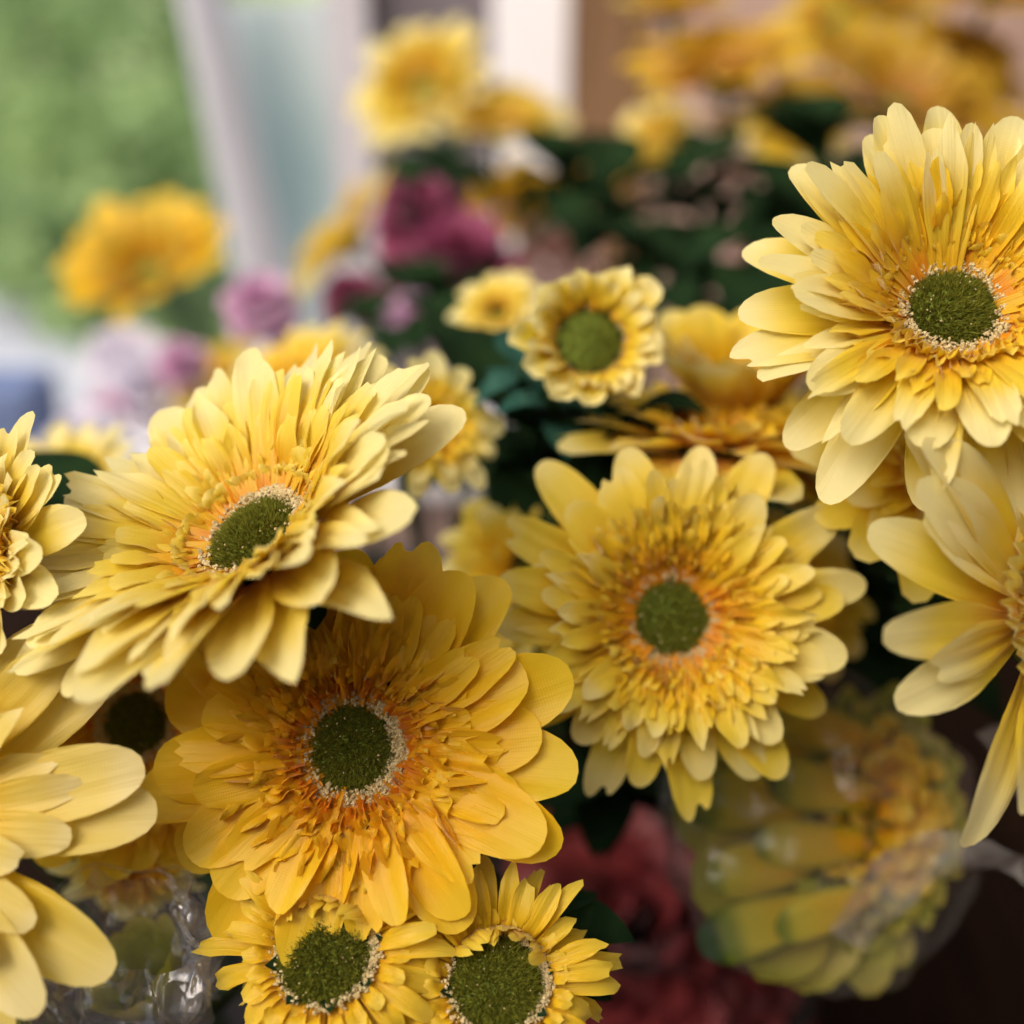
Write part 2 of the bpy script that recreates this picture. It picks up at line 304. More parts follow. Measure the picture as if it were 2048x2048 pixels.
def dome_mesh(name, rad, dome, mat, rim=0.0):
    vs, fs = [Vector((0, 0, dome))], []; nr, ns = 5, 24
    for j in range(1, nr + 2):
        r = rad * min(1, j / nr); h = dome * (1 - (r / rad) ** 2) - (rim if j > nr else 0)
        vs += [Vector((r * math.cos(2 * PI * k / ns), r * math.sin(2 * PI * k / ns), h)) for k in range(ns)]
    fs += [(0, 1 + k, 1 + (k + 1) % ns) for k in range(ns)]
    for j in range(nr): fs += [(1 + j * ns + k, 1 + (j + 1) * ns + k, 1 + (j + 1) * ns + (k + 1) % ns, 1 + j * ns + (k + 1) % ns) for k in range(ns)]
    return mesh(name, vs, fs, M[mat])

TABLE_Z = 0.84
def stem_for(root, m, away=0.02, lean=None, rad=0.0026, leaves=0, bottom=None):
    """stem from the back of the flower down into its bucket; leaves are parts of it"""
    inv = m.inverted(); p0 = m.translation - m.col[2].to_3d() * 0.006; n = m.col[2].to_3d()
    end = bottom or Vector((p0.x + random.uniform(-.03, .03), p0.y + random.uniform(.16, .24), TABLE_Z + 0.03))
    pts = bez(p0, p0 - n * 0.05, Vector((end.x, end.y, p0.z - 0.1)), end, 10)
    vs, fs = tube([inv @ p for p in pts], [rad * (1 + 0.25 * i / 10) for i in range(11)])
    st = link('stem', mesh('stem', vs, fs, M['stem']), root)
    for k in range(leaves):
        q = pts[1 + k % 3]; a = random.uniform(0, 6.28)
        x = Vector((math.cos(a), math.sin(a), random.uniform(-.2, .5))).normalized(); y = Vector((0, 0, 1)).cross(x).normalized(); z = x.cross(y)
        lm = Matrix((x, y, z)).transposed().to_4x4(); lm.translation = q; sc = random.uniform(0.5, 0.8)
        link('leaf', random.choice(LEAF['serrated']), root, inv @ lm @ Matrix.Diagonal((sc, sc, sc, 1)))
    return st
def calyx(root, Rr):
    for k in range(8):
        me = POOL.setdefault('sepal', [leaf_mesh(0.022, 0.0045, -14, 0, 'leaf', 5)])[0]
        link('sepal', me, root, Matrix.Translation((0, 0, -0.09 * Rr)) @ Matrix.Rotation(2 * PI * k / 8 + .2, 4, 'Z') @ Matrix.Rotation(R(2), 4, 'Y') @ Matrix.Scale(Rr / 0.055, 4))

def ring(root, name, key, mat, n, r0, z0, Rr, L, W, th, variants=5, jit=0.25, ljit=0.12, azs=None, bend=None, phase=None, **kw):
    """one whorl of petals; L, W, r0, z0 in units of the flower's radius"""
    ph = random.uniform(0, 2 * PI) if phase is None else phase
    angs = [R(a) for a in azs] if azs else [ph + 2 * PI * (i + random.uniform(-jit, jit)) / n for i in range(n)]
    for a in angs:
        me = petal_mesh(key, mat, variants, L=L * 0.05, W=W * 0.05, th=th, **kw)
        s = Rr / 0.05; ls = s * (1 + random.uniform(-ljit, ljit * 0.6)); tilt = random.uniform(-5, 5) + (bend(math.degrees(a) % 360) if bend else 0)
        mt = Matrix.Rotation(a, 4, 'Z') @ Matrix.Translation((r0 * Rr, 0, (z0 + random.uniform(-.008, .008)) * Rr)) @ Matrix.Rotation(R(-tilt), 4, 'Y') @ Matrix.Rotation(R(random.uniform(-10, 10)), 4, 'X') @ Matrix.Diagonal((ls, s * random.uniform(.88, 1.1), s, 1))
        link(name, me, root, mt)

def gerbera(pos, n, Rr, label, group, pal=('lemon', 'lemon_in'), cup=0, lod=2, bend=None, azs=None, leaves=0, arc=None, roll=0, bottom=None, disc=0.2, no_disc=False, layers=(1, 2, 3, 4, 5, 6, 7, 8), azs2=None, wf=1.0, tips=None, b2f=1.0, n1=15, rf=1.0, wm=1.0, lm=1.0, mt=None, fr=1.0, seed=0, fl=1.0, lo=1.0):
    random.seed(hash_(label) + seed); m = frame(pos, n) @ Matrix.Rotation(R(roll), 4, 'Z'); root = empty('gerbera', m, label, 'gerbera', group); o, i = pal; c = cup; k = ('g', lod, c, wf, rf, wm, lm, fr, fl, lo, tuple(mt or ()), tuple(tips or ()))
    if lod == 2:
        b2 = (lambda a: bend(a) * .45) if bend else None; q = disc / .2
        T = tips or ['round', 'round', 'round', 'round', 'notch', 'round']; bb = (lambda a: bend(a) * b2f) if bend else None; nn = n1 - 1
        if 1 in layers: ring(root, 'petal', (k, 1), o, n1, .17, -.06, Rr, .84 * lo, .175 * wf, (c + 5, c + 3, c - 12), 9, azs=azs, bend=bend, ridge=.05, tip=T, wb=.32, tc=.6, cup=.2, ruffle=.04, pleat=.045, nx=12, ny=12)
        if 2 in layers: ring(root, 'petal', (k, 2), o, nn, .16, -.03, Rr, .78, .16 * wf, (c + 10, c + 8, c - 5), 9, azs=azs2, bend=bb, ridge=.05, tip=T, wb=.32, tc=.62, cup=.18, ruffle=.05, pleat=.045, nx=12, ny=12)
        if 3 in layers: ring(root, 'petal', (k, 3), o, 26, .17, .0, Rr, .67 * lm, .078 * wm, (c + 13, c + 11, c + 1), 10, bend=b2, ridge=.08, tip=mt or ['point', 'ragged', 'round', 'round'], wb=.45, tc=.66, cup=.28, ruffle=.1, pleat=.05, nx=8, ny=9, ljit=.18)
        if 4 in layers: ring(root, 'petal', (k, 4), o, 30, .20 * q, .01, Rr, .55 * lm, .066 * wm, (c + 18 * fl, c + 16 * fl, c + 6 * fl), 10, bend=b2, ridge=.1, tip=mt or ['point', 'ragged', 'round'], wb=.45, tc=.68, cup=.3, ruffle=.16 * fr, ljit=.2)
        if 5 in layers: ring(root, 'petal', (k, 5), i, 33, .23 * q, .015, Rr, .43 * lm, .056 * wm, (c + 23 * fl, c + 21 * fl, c + 12 * fl), 10, bend=b2, tip=mt or ['point', 'ragged', 'round'], wb=.5, tc=.68, cup=.3, ruffle=.3 * rf * fr, ljit=.2)
        if 6 in layers: ring(root, 'petal', (k, 6), i, 34, .26 * q, .02, Rr, .30 * lm, .05 * wm, (c + 30 * fl, c + 27 * fl, c + 16 * fl), 10, bend=b2, tip=mt or ['ragged', 'round', 'point'], wb=.55, tc=.68, cup=.3, ruffle=.5 * rf, ljit=.2)
        if 7 in layers: ring(root, 'petal', (k, 7), i, 34, .27 * q, .02, Rr, .19, .043 * wm, (c + 38 * fl, c + 34 * fl, c + 18 * fl), 10, tip=['ragged', 'round'], wb=.6, tc=.7, cup=.3, ruffle=.7 * rf, nx=5, ny=6, ljit=.2)
        if 8 in layers: ring(root, 'petal', (k, 8), i, 30, .27 * q, .02, Rr, .105, .038 * wm, (c + 52 * fl, c + 56 * fl, c + 30 * fl), 10, tip=['ragged', 'round'], wb=.7, tc=.7, cup=.3, ruffle=.9 * rf, nx=5, ny=5, ljit=.2)
    elif lod == 1:
        ring(root, 'petal', (k, 1), o, 14, .17, -.04, Rr, .83, .17, (c + 6, c + 4, c - 14), 6, bend=bend, azs=azs, ridge=.05, wb=.35, tc=.6, ny=6)
        ring(root, 'petal', (k, 2), o, 14, .17, .0, Rr, .68, .13, (c + 16, c + 12, c), 6, bend=bend, tip=['round', 'point'], wb=.45, tc=.65, ny=6)
        ring(root, 'petal', (k, 3), i, 18, .18, .02, Rr, .46, .085, (c + 30, c + 24, c + 10), 6, tip=['point', 'round'], wb=.5, tc=.7, ny=5, ruffle=.25)
        ring(root, 'petal', (k, 4), i, 18, .20, .04, Rr, .26, .07, (c + 52, c + 40, c + 15), 6, tip=['ragged', 'round'], wb=.6, tc=.7, ny=5, ruffle=.5)
    else:
        ring(root, 'petal', (k, 1), o, 13, .15, -.03, Rr, .85, .18, (c + 6, c + 4, c - 12), 4, bend=bend, wb=.35, tc=.6, nx=4, ny=5)
        ring(root, 'petal', (k, 2), i, 13, .16, .02, Rr, .55, .13, (c + 26, c + 22, c + 4), 4, wb=.45, tc=.65, nx=4, ny=5, ruffle=.2)
    if not no_disc:
        d = disc; link('disc', dome_mesh('disc', d * Rr, .07 * Rr, 'disc', .12 * Rr), root)
        if lod >= 1:
            f = link('fuzz', fuzz_mesh(d * Rr, .07 * Rr, 4200 if lod == 2 else 900, .035 * Rr * (1 if lod == 2 else 1.6), hash_(label)), root); f['kind'] = 'stuff'
            q = link('pollen_crumbs', crumbs_mesh(d * 1.14 * Rr, .026 * Rr, 1300 if lod == 2 else 240, .014 * Rr, hash_(label), .025 * Rr, arc), root); q['kind'] = 'stuff'
            if lod == 2:
                q = link('pollen_crumbs', crumbs_mesh(d * .55 * Rr, .2 * d * Rr, 26, .008 * Rr, hash_(label) + 3, .06 * Rr), root); q['kind'] = 'stuff'
    calyx(root, Rr); stem_for(root, m, leaves=leaves, bottom=bottom)
    return root
def daisy(pos, n, Rr, label, group, pal=('gold', 'gold_in'), lod=2, bend=None, th=(20, 0, -40), disc=.38, leaves=2, th2=(50, 35, 0), cap=False, n1=24, w1=.10, seed=0):
    random.seed(hash_(label) + seed); m = frame(pos, n); root = empty('daisy', m, label, 'daisy', group); o, i = pal; k = ('d', lod, th)
    b2 = (lambda a: bend(a) * .8) if bend else None
    ring(root, 'petal', (k, 1), o, n1, disc * .9, -.1, Rr, .78, w1, th, 8, bend=bend, tip=['ragged', 'notch', 'point', 'round'], wb=.55, tc=.7, ridge=.16, ruffle=.25, cup=.35, ljit=.3)
    ring(root, 'petal', (k, 2), o, 22, disc * .95, -.03, Rr, .62, .09, [a + 16 for a in th], 8, bend=bend, tip=['ragged', 'point', 'round'], wb=.55, tc=.7, ridge=.16, ruffle=.3, cup=.35, ljit=.3)
    ring(root, 'petal', (k, 3, th2), i, 20, disc * 1.12, -.02, Rr, .26, .075, th2, 6, bend=b2, tip=['ragged', 'round'], wb=.6, tc=.7, ruffle=.5, nx=5, ny=6, ljit=.3)
    if cap: ring(root, 'petal', (k, 'cap'), o, 9, disc * 1.16, -.03, Rr, .42, .06, (80, 120, 150), 9, azs=[33, 44, 52, 61, 69, 77, 84, 91, 98, 107, 115, 124, 135, 148], tip=['point', 'ragged', 'point', 'round'], wb=.6, tc=.7, ridge=.12, ruffle=.2, cup=.3, ljit=.5)
    d = disc; link('disc', dome_mesh('disc', d * Rr, .16 * Rr, 'disc', .25 * Rr), root)
    f = link('fuzz', fuzz_mesh(d * Rr, .16 * Rr, 4200 if lod == 2 else 1200, .075 * Rr, hash_(label)), root); f['kind'] = 'stuff'
    q = link('pollen_crumbs', crumbs_mesh(d * 1.06 * Rr, .028 * Rr, 760 if lod == 2 else 240, .026 * Rr, hash_(label), .02 * Rr, (20, 40)), root); q['kind'] = 'stuff'
    if lod == 2:
        q = link('pollen_crumbs', crumbs_mesh(d * .55 * Rr, .2 * d * Rr, 40, .012 * Rr, hash_(label) + 3, .14 * Rr), root); q['kind'] = 'stuff'
    calyx(root, Rr * 1.3); stem_for(root, m, rad=.0018, leaves=leaves)
    return root
def pompon(pos, Rr, label, cat, mat, group=None, n=60, name=None, W=.3, seed=1, axis=None):
    """a many-petalled round bloom: petals spread over a ball, each its own part"""
    m = frame(pos, axis or VC(0, .6, .8)); root = empty(name or cat.replace(' ', '_'), m, label, cat, group); rg = random.Random(seed)
    for q in range(n):
        el = math.asin(1 - 1.35 * (q + .5) / n); az = q * 2.39996
        me = petal_mesh(('p', W), mat, 6, L=.05 * .75, W=.05 * W, th=(35, 5, -25), cup=.35, wb=.45, tc=.65, nx=4, ny=6, ruffle=.15)
        s = Rr / .05
        mt = Matrix.Rotation(az, 4, 'Z') @ Matrix.Rotation(-el + rg.uniform(-.15, .15), 4, 'Y') @ Matrix.Translation((.28 * Rr, 0, 0)) @ Matrix.Rotation(R(rg.uniform(-15, 15)), 4, 'X') @ Matrix.Scale(s * rg.uniform(.85, 1.1), 4)
        link('petal', me, root, mt)
    stem_for(root, m)
    return root
def leafy_stem(base, top, n, label, kind='leaf', size=1.0, seed=0, group='leafy stems among the blooms'):
    rg = random.Random(seed); m = Matrix.Translation(base); root = empty('leafy_stem', m, label, 'leafy stem', group)
    d = top - base; mid = Vector((rg.uniform(-.02, .02), rg.uniform(-.02, .02), 0)); pts = bez(Vector(), d * .3 + mid, d * .7 - mid, d, 8)
    vs, fs = tube(pts, [.0028 - .0015 * i / 8 for i in range(9)], 6); link('stem', mesh('stem', vs, fs, M['stem']), root)
    for k in range(n):
        t = .15 + .85 * k / n; p = pts[min(8, int(t * 8))]; a = k * 2.4 + rg.uniform(-.4, .4)
        x = Vector((math.cos(a), math.sin(a), rg.uniform(-.3, .9))).normalized(); y = Vector((0, 0, 1)).cross(x).normalized(); z = x.cross(y)
        lm = Matrix((x, y, z)).transposed().to_4x4(); lm.translation = p; s = size * rg.uniform(.75, 1.25)
        link('leaf', LEAF[kind][k % 3], root, lm @ Matrix.Diagonal((s, s * 1.25, s, 1)))
    return root

# ------------------------------------------------------------------ the setting
def ground_sheet(name, mat, x0, x1, y0, y1, z):
    return tag(link(name, mesh(name, [Vector((x0, y0, z)), Vector((x1, y0, z)), Vector((x1, y1, z)), Vector((x0, y1, z))], [(0, 1, 2, 3)], M[mat], smooth=False)), kind='structure')
ground_sheet('ground', 'glare_lawn', -150, 150, -150, 150, 0.0)
ground_sheet('paving', 'paving', -9, 3, -4, 5.6, 0.004)

YW = 1.5                                     # plane of the window front
win = empty('window_front', Matrix.Translation((0, YW, 0)), 'white painted window front with frosted and smoky panes behind the flowers', 'window')
def post(u0, u1, mat, y0=-.03, y1=.03, v=60, name='post', z0=.9, z1=2.5):
    a, b = PY(u0, v, YW).x, PY(u1, v, YW).x
    return box(name, M[mat], a, b, y0, y1, z0, z1, .004, win)
post(930, 1072, 'paint'); post(622, 700, 'greypaint', -.025, .025)
a, b = PY(700, 60, YW).x, PY(930, 60, YW).x; box('pane', M['mauve'], a, b, -.004, .004, .9, 2.5, 0, win)
a, b = PY(415, 60, YW).x, PY(622, 60, YW).x
q = [PY(395, 0, YW), PY(622, 0, YW), PY(660, 640, YW), PY(560, 640, YW)]
vs = []; 
for off in (-.004, .004): vs += [Vector((p.x, off, p.z)) for p in q]
link('pane', mesh('pane', vs, [(0, 1, 2, 3), (7, 6, 5, 4), (0, 4, 5, 1), (1, 5, 6, 2), (2, 6, 7, 3), (3, 7, 4, 0)], M['frost'], smooth=False), win)
def curtain():
    a0, a1, b0, b1 = PY(325, -60, YW - .06), PY(405, -60, YW - .06), PY(470, 690, YW - .06), PY(585, 690, YW - .06); vs = []; nu, nv = 48, 24
    for jj in range(nv + 1):
        for ii in range(nu + 1):
            t, u = jj / nv, ii / nu; p = a0.lerp(a1, u).lerp(b0.lerp(b1, u), t); vs.append(p + Vector((0, .012 * math.sin(u * 26 + t * 2) + .01 * math.sin(u * 9), 0)))
    o = link('curtain', mesh('curtain', vs, [(r * (nu + 1) + c, r * (nu + 1) + c + 1, (r + 1) * (nu + 1) + c + 1, (r + 1) * (nu + 1) + c) for r in range(nv) for c in range(nu)], M['sheer']))
    tag(o, 'white sheer curtain drawn aside and hanging slanted at the window front', 'curtain')
M['sheer'] = simple('white_sheer', [(0.80, 0.78, 0.80), (0.86, 0.85, 0.86)], 8, 0.8, 0, 0.6)
curtain()
zs = PY(300, 790, YW).z
box('sill', M['paint'], -1.6, PY(1072, 60, YW).x, -.16, .05, zs - .04, zs, .005, win)
box('rail', M['greypaint'], -1.6, PY(1072, 60, YW).x, -.03, .03, 2.5, 2.58, .004, win)
lw = box('low_wall', M['plaster'], -1.6, PY(1072, 60, YW).x, YW - .06, YW + .06, 0.004, zs - .042); tag(lw, 'low plaster wall under the window front', 'wall')
xw = PY(1072, 60, YW).x
tp = box('timber_post', M['brown'], xw + .003, PY(1215, 60, YW).x, YW - .05, YW + .05, .004, 2.6, .004); tag(tp, 'brown timber post beside the white window post', 'post')
pw = box('wall', M['plaster'], PY(1215, 60, YW).x + .003, 2.6, YW - .04, YW + .06, .004, 2.6); tag(pw, 'dusty pink plaster wall behind the flowers to the right of the timber post', 'wall')
sw = box('wall', M['plaster'], 1.5, 1.6, -2.0, YW - .045, .004, 2.6); tag(sw, 'pink plaster side wall of the flower stall', 'wall')
bw = box('wall', M['brown'], -2.0, 1.495, -1.7, -1.6, .004, 2.6); tag(bw, 'unseen boarded wall added behind the camera to cut the light', 'wall')  # out of view, added to keep down light from the camera side
aw = empty('blocker', Matrix.Translation((0, 0, 2.2)), 'unseen canvas awning over the flower stall', 'blocker')
box('canvas', M['canvas'], -2.0, 1.7, -1.75, BLOCKER_Y, .02, .03, 0, aw)  # unseen sheet added to cut skylight from behind the camera
box('canvas', M['canvas'], .30, 1.7, -.05, 1.44, -.06, -.05, 0, aw)  # unseen wing added to darken the right side and far flowers
for x in (-1.95, -.7, .5, 1.65): box('batten', M['oak'], x - .02, x + .02, -1.75, BLOCKER_Y, -.03, .018, .003, aw)
tb = empty('display_table', Matrix.Translation((.2, .35, 0)), 'dark brown timber table under the flower buckets', 'table')
for i in range(7):
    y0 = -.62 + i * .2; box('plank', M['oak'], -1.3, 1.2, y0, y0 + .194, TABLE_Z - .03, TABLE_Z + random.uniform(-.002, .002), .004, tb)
for x in (-1.2, 1.1):
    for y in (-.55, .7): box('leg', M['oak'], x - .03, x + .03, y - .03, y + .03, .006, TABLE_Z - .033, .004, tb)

def shrub(x, y, r, h, label, n=2600, seed=0):
    rg = random.Random(seed); root = empty('shrub', Matrix.Translation((x, y, 0)), label, 'shrub', 'shrubs in the garden outside the window')
    cl = [(Vector((rg.gauss(0, r * .45), rg.gauss(0, r * .4), h * rg.uniform(.25, .95))), r * rg.uniform(.28, .5)) for _ in range(14)]
    vs, fs = [], []
    for k in range(n):
        c, cr = cl[k % 14]; d = Vector((rg.gauss(0, 1), rg.gauss(0, 1), rg.gauss(0, 1))).normalized(); p = c + d * cr * rg.uniform(.6, 1.05); p.z = max(.03, p.z)
        a = Vector((rg.gauss(0, 1), rg.gauss(0, 1), rg.gauss(0, .6))).normalized(); b2 = a.cross(d).normalized(); s = .045 * rg.uniform(.6, 1.5); i0 = len(vs)
        vs += [p - a * s, p + b2 * s * .45, p + a * s, p - b2 * s * .45]; fs.append((i0, i0 + 1, i0 + 2, i0 + 3))
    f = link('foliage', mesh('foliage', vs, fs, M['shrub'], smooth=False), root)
    for c, cr in cl[:7]:
        v2, f2 = tube(bez(Vector((rg.uniform(-.1, .1), rg.uniform(-.1, .1), 0)), c * .4, c * .7, c, 5), [.03, .025, .02, .017, .014, .01], 6); link('branch', mesh('branch', v2, f2, M['bark']), root)
    return root
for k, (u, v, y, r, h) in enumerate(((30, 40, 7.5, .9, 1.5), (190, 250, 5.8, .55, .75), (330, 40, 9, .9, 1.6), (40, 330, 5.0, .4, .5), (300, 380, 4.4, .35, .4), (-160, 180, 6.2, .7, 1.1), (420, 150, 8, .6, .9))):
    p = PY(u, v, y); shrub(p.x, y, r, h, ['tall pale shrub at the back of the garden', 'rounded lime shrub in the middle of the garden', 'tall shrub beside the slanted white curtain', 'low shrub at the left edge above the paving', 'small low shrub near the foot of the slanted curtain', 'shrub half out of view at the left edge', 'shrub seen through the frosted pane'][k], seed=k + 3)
p = PY(110, 60, 8.5)
tr = empty('tree', Matrix.Translation((p.x, 8.5, 0)), 'garden tree with a leaning grey trunk and bright leaves', 'tree')
v2, f2 = tube(bez(Vector(), Vector((.2, 0, 1)), Vector((-.3, 0, 2)), Vector((.1, 0, 3.6)), 10), [.13 - .008 * i for i in range(11)], 10); link('trunk', mesh('trunk', v2, f2, M['bark']), tr)
rg = random.Random(4); vs, fs = [], []
for k in range(5000):
    c = Vector((rg.gauss(0, 1.0), rg.gauss(0, 1.0), 3.6 + rg.gauss(0, .7))); a = Vector((rg.gauss(0, 1), rg.gauss(0, 1), rg.gauss(0, 1))).normalized(); b2 = a.orthogonal().normalized(); s = .07; i0 = len(vs)
    vs += [c - a * s, c + b2 * s * .5, c + a * s, c - b2 * s * .5]; fs.append((i0, i0 + 1, i0 + 2, i0 + 3))
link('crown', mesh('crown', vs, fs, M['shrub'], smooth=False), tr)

# ------------------------------------------------------------------ the foreground blooms
HERO = {}
G1 = 'large yellow silk gerberas in front'; G2 = 'yellow silk gerberas behind the front row'; G3 = 'blurred yellow flowers far behind'; G4 = 'small yellow daisies'
HERO['A'] = gerbera(P(482, 1012, .310), VC(-.41, .68, .61), .0632, 'pale yellow gerbera with bright lime disc, tilted up to the left', G1, cup=13, wf=.78, n1=17, rf=.5, lm=1.2, wm=1.08, lo=1.04, b2f=.6, tips=['round', 'round', 'round', 'point'], bend=lambda a: 5 if 225 < a < 300 else (6 if a > 300 else -2), arc=(60, 30), leaves=2)
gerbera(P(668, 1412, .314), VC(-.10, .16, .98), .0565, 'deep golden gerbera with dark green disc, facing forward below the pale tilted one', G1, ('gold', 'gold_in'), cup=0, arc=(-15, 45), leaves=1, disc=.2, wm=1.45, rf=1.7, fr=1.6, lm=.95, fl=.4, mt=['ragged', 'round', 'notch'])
gerbera(P(1265, 1165, .355), VC(.02, .16, .98), .0510, 'bright yellow gerbera with a thick ruffle, hanging over the wrapped bloom', G1, ('sun', 'sun_in'), cup=16, wf=.78, lo=1.11, azs=[8, 33, 56, 78, 104, 130, 150, 167, 186, 212, 245, 275, 297, 308, 330, 347], bend=lambda a: -20 if 200 < a < 340 else -6, b2f=.6, disc=.23, leaves=1, wm=1.1, rf=1.5, fr=2.2, lm=1.02)
HERO['D'] = gerbera(P(1795, 585, .312), VC(-.06, .42, .90), .0555, 'lemon gerbera at the upper right with tall upright petals', G1, ('lemon', 'sun_in'), cup=22, bend=lambda a: -40 if 195 < a < 330 else (-16 if 150 < a < 350 else 0), leaves=1, disc=.21, wf=.72, n1=17, lm=1.18, wm=.95, b2f=.3)
HERO['E'] = gerbera(P(1998, 1165, .308), VC(.50, .10, .86), .0635, 'pale gerbera turned away at the right edge, long cream petals pointing left', G1, cup=2, wf=.66, leaves=1, azs=[5, 35, 62, 84, 106, 134, 143, 152, 163, 184, 199, 239, 275, 300, 330], azs2=[20, 60, 98, 138, 148, 158, 191, 242, 300, 340], layers=(1, 2, 6, 7, 8), bottom=Vector((.42, .3, TABLE_Z + .03)))
gerbera(P(-215, 1560, .290), VC(.05, .25, .95), .0640, 'pale peach yellow gerbera at the lower left edge with broad petals', G1, ('peach', 'peach'), cup=6, leaves=1, azs=[55, 39, 2, -30, -55, 85, 110, 140, 170, 200, 230, 260, 285], azs2=[47, 12, -42, 75, 120, 180, 240], layers=(1, 2, 3), wf=.78, lm=.8)
gerbera(P(-40, 1050, .318), VC(-.45, .2, .87), .040, 'ruffled gerbera cut off by the left edge beside the pale tilted one', G1, ('lemon', 'sun_in'), cup=16, wf=.85, fr=2.5, rf=1.6, wm=1.1, lm=1.05)
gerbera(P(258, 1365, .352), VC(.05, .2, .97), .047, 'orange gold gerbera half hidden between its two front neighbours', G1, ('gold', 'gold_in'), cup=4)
fold = lambda a: 26 if 40 < a < 140 else (4 if 0 < a < 180 else -24)
HERO['I'] = daisy(P(615, 1800, .303), VC(-.12, .56, .82), .0310, 'small yellow daisy under the golden gerbera, left of its twin', G4, ('daisy', 'daisy'), n1=30, w1=.08, bend=fold, cap=True, th=(20, -5, -50))
HERO['J'] = daisy(P(938, 1855, .303), VC(.06, .56, .82), .0300, 'small yellow daisy at the bottom edge, right of its twin', G4, ('daisy', 'daisy'), n1=30, w1=.08, bend=fold, cap=True, th=(20, -5, -50))

bpy.context.view_layer.update()
def leaf_at(root, a, b, wide, kind='leaf', roll=0):
    d = b - a; x = d.normalized(); z = (-FWD - x * (-FWD).dot(x)).normalized(); z = (Matrix.Rotation(R(roll), 3, x) @ z); y = z.cross(x)
    lm = Matrix((x, y, z)).transposed().to_4x4(); lm.translation = a; s = d.length / .047
    link('leaf', LEAF[kind][0], root, root.matrix_world.inverted() @ lm @ Matrix.Diagonal((s, wide / .028, s, 1)))
leaf_at(HERO['A'], P(562, 1090, .322), P(545, 1222, .306), .009); leaf_at(HERO['A'], P(668, 1085, .324), P(664, 1150, .318), .004)
leaf_at(HERO['E'], P(1860, 1085, .335), P(1735, 1045, .330), .0085, 'serrated', 20); leaf_at(HERO['D'], P(1860, 740, .33), P(1850, 800, .33), .010)
leaf_at(HERO['J'], P(1010, 1800, .318), P(1122, 1716, .318), .0105, 'leaf', 15); leaf_at(HERO['J'], P(1005, 1790, .316), P(1030, 1725, .314), .005, 'leaf', 40)
leaf_at(HERO['I'], P(760, 1800, .318), P(815, 1850, .316), .007)
# ------------------------------------------------------------------ middle distance
daisy(P(1112, 645, .385), VC(.05, .22, .97), .0232, 'small cupped daisy with olive disc in the middle of the photo', G4, ('lemon', 'sun_in'), lod=1, th=(46, 34, 14), th2=(40, 35, 20), disc=.46, bend=None, n1=17, w1=.25, seed=4)
gerbera(P(1335, 838, .405), VC(.03, .95, .30), .0570, 'wide flat gerbera seen from its rim, pale petal tips', G2, ('sun', 'sun_in'), cup=3, lod=1, disc=.16)
gerbera(P(1380, 775, .43), VC(.03, .90, .43), .0470, 'rounded golden gerbera with cupped petals above the wide flat one', G2, ('sun', 'sun'), cup=50, lod=2, layers=(1, 2, 4), n1=11, wf=1.25, no_disc=True)
gerbera(P(805, 805, .405), VC(.45, .35, .82), .027, 'pale daisy-like gerbera with olive disc behind the tilted one', G2, ('lemon', 'sun_in'), cup=6, lod=1, disc=.3)
gerbera(P(1010, 1085, .43), VC(-.2, .5, .84), .040, 'golden gerbera in shadow between the two large ones', G2, ('sun', 'sun_in'), cup=6, lod=1)
gerbera(P(1480, 1130, .43), VC(.3, .35, .88), .034, 'gerbera hidden behind the bright ruffled one', G2, ('sun', 'sun_in'), cup=4, lod=1)
gerbera(P(1500, 850, .46), VC(.4, .7, .6), .040, 'gerbera behind the rim-on one', G2, ('sun', 'sun_in'), cup=4, lod=1)
gerbera(P(1760, 880, .36), VC(.1, .3, .95), .042, 'golden gerbera in the shade between the two right hand ones', G2, ('sun', 'sun_in'), cup=4, lod=1)
gerbera(P(1990, 900, .35), VC(-.1, .2, .97), .040, 'golden gerbera at the right edge behind the lemon one', G2, ('sun', 'sun_in'), cup=4, lod=1)
gerbera(P(940, 590, .50), VC(-.2, .55, .8), .022, 'pale flower behind the cupped daisy', G2, ('lemon', 'lemon_in'), cup=10, lod=1)
gerbera(P(130, 930, .48), VC(-.2, .55, .8), .034, 'blurred lemon flower behind the left edge gerbera', G2, cup=16, lod=1)
gerbera(P(560, 740, .56), VC(-.3, .7, .6), .046, 'blurred yellow flower just behind the tilted one', G2, ('sun', 'sun_in'), cup=10, lod=1)
gerbera(P(1640, 760, .45), VC(.2, .6, .8), .030, 'pale gerbera beneath the upper right one', G2, ('lemon', 'sun_in'), cup=4, lod=1)
gerbera(P(250, 1620, .37), VC(.1, -.55, .8), .024, 'drooping yellow flower inside the lower left wrapper', G2, ('lemon', 'gold_in'), cup=14, lod=1, no_disc=True)

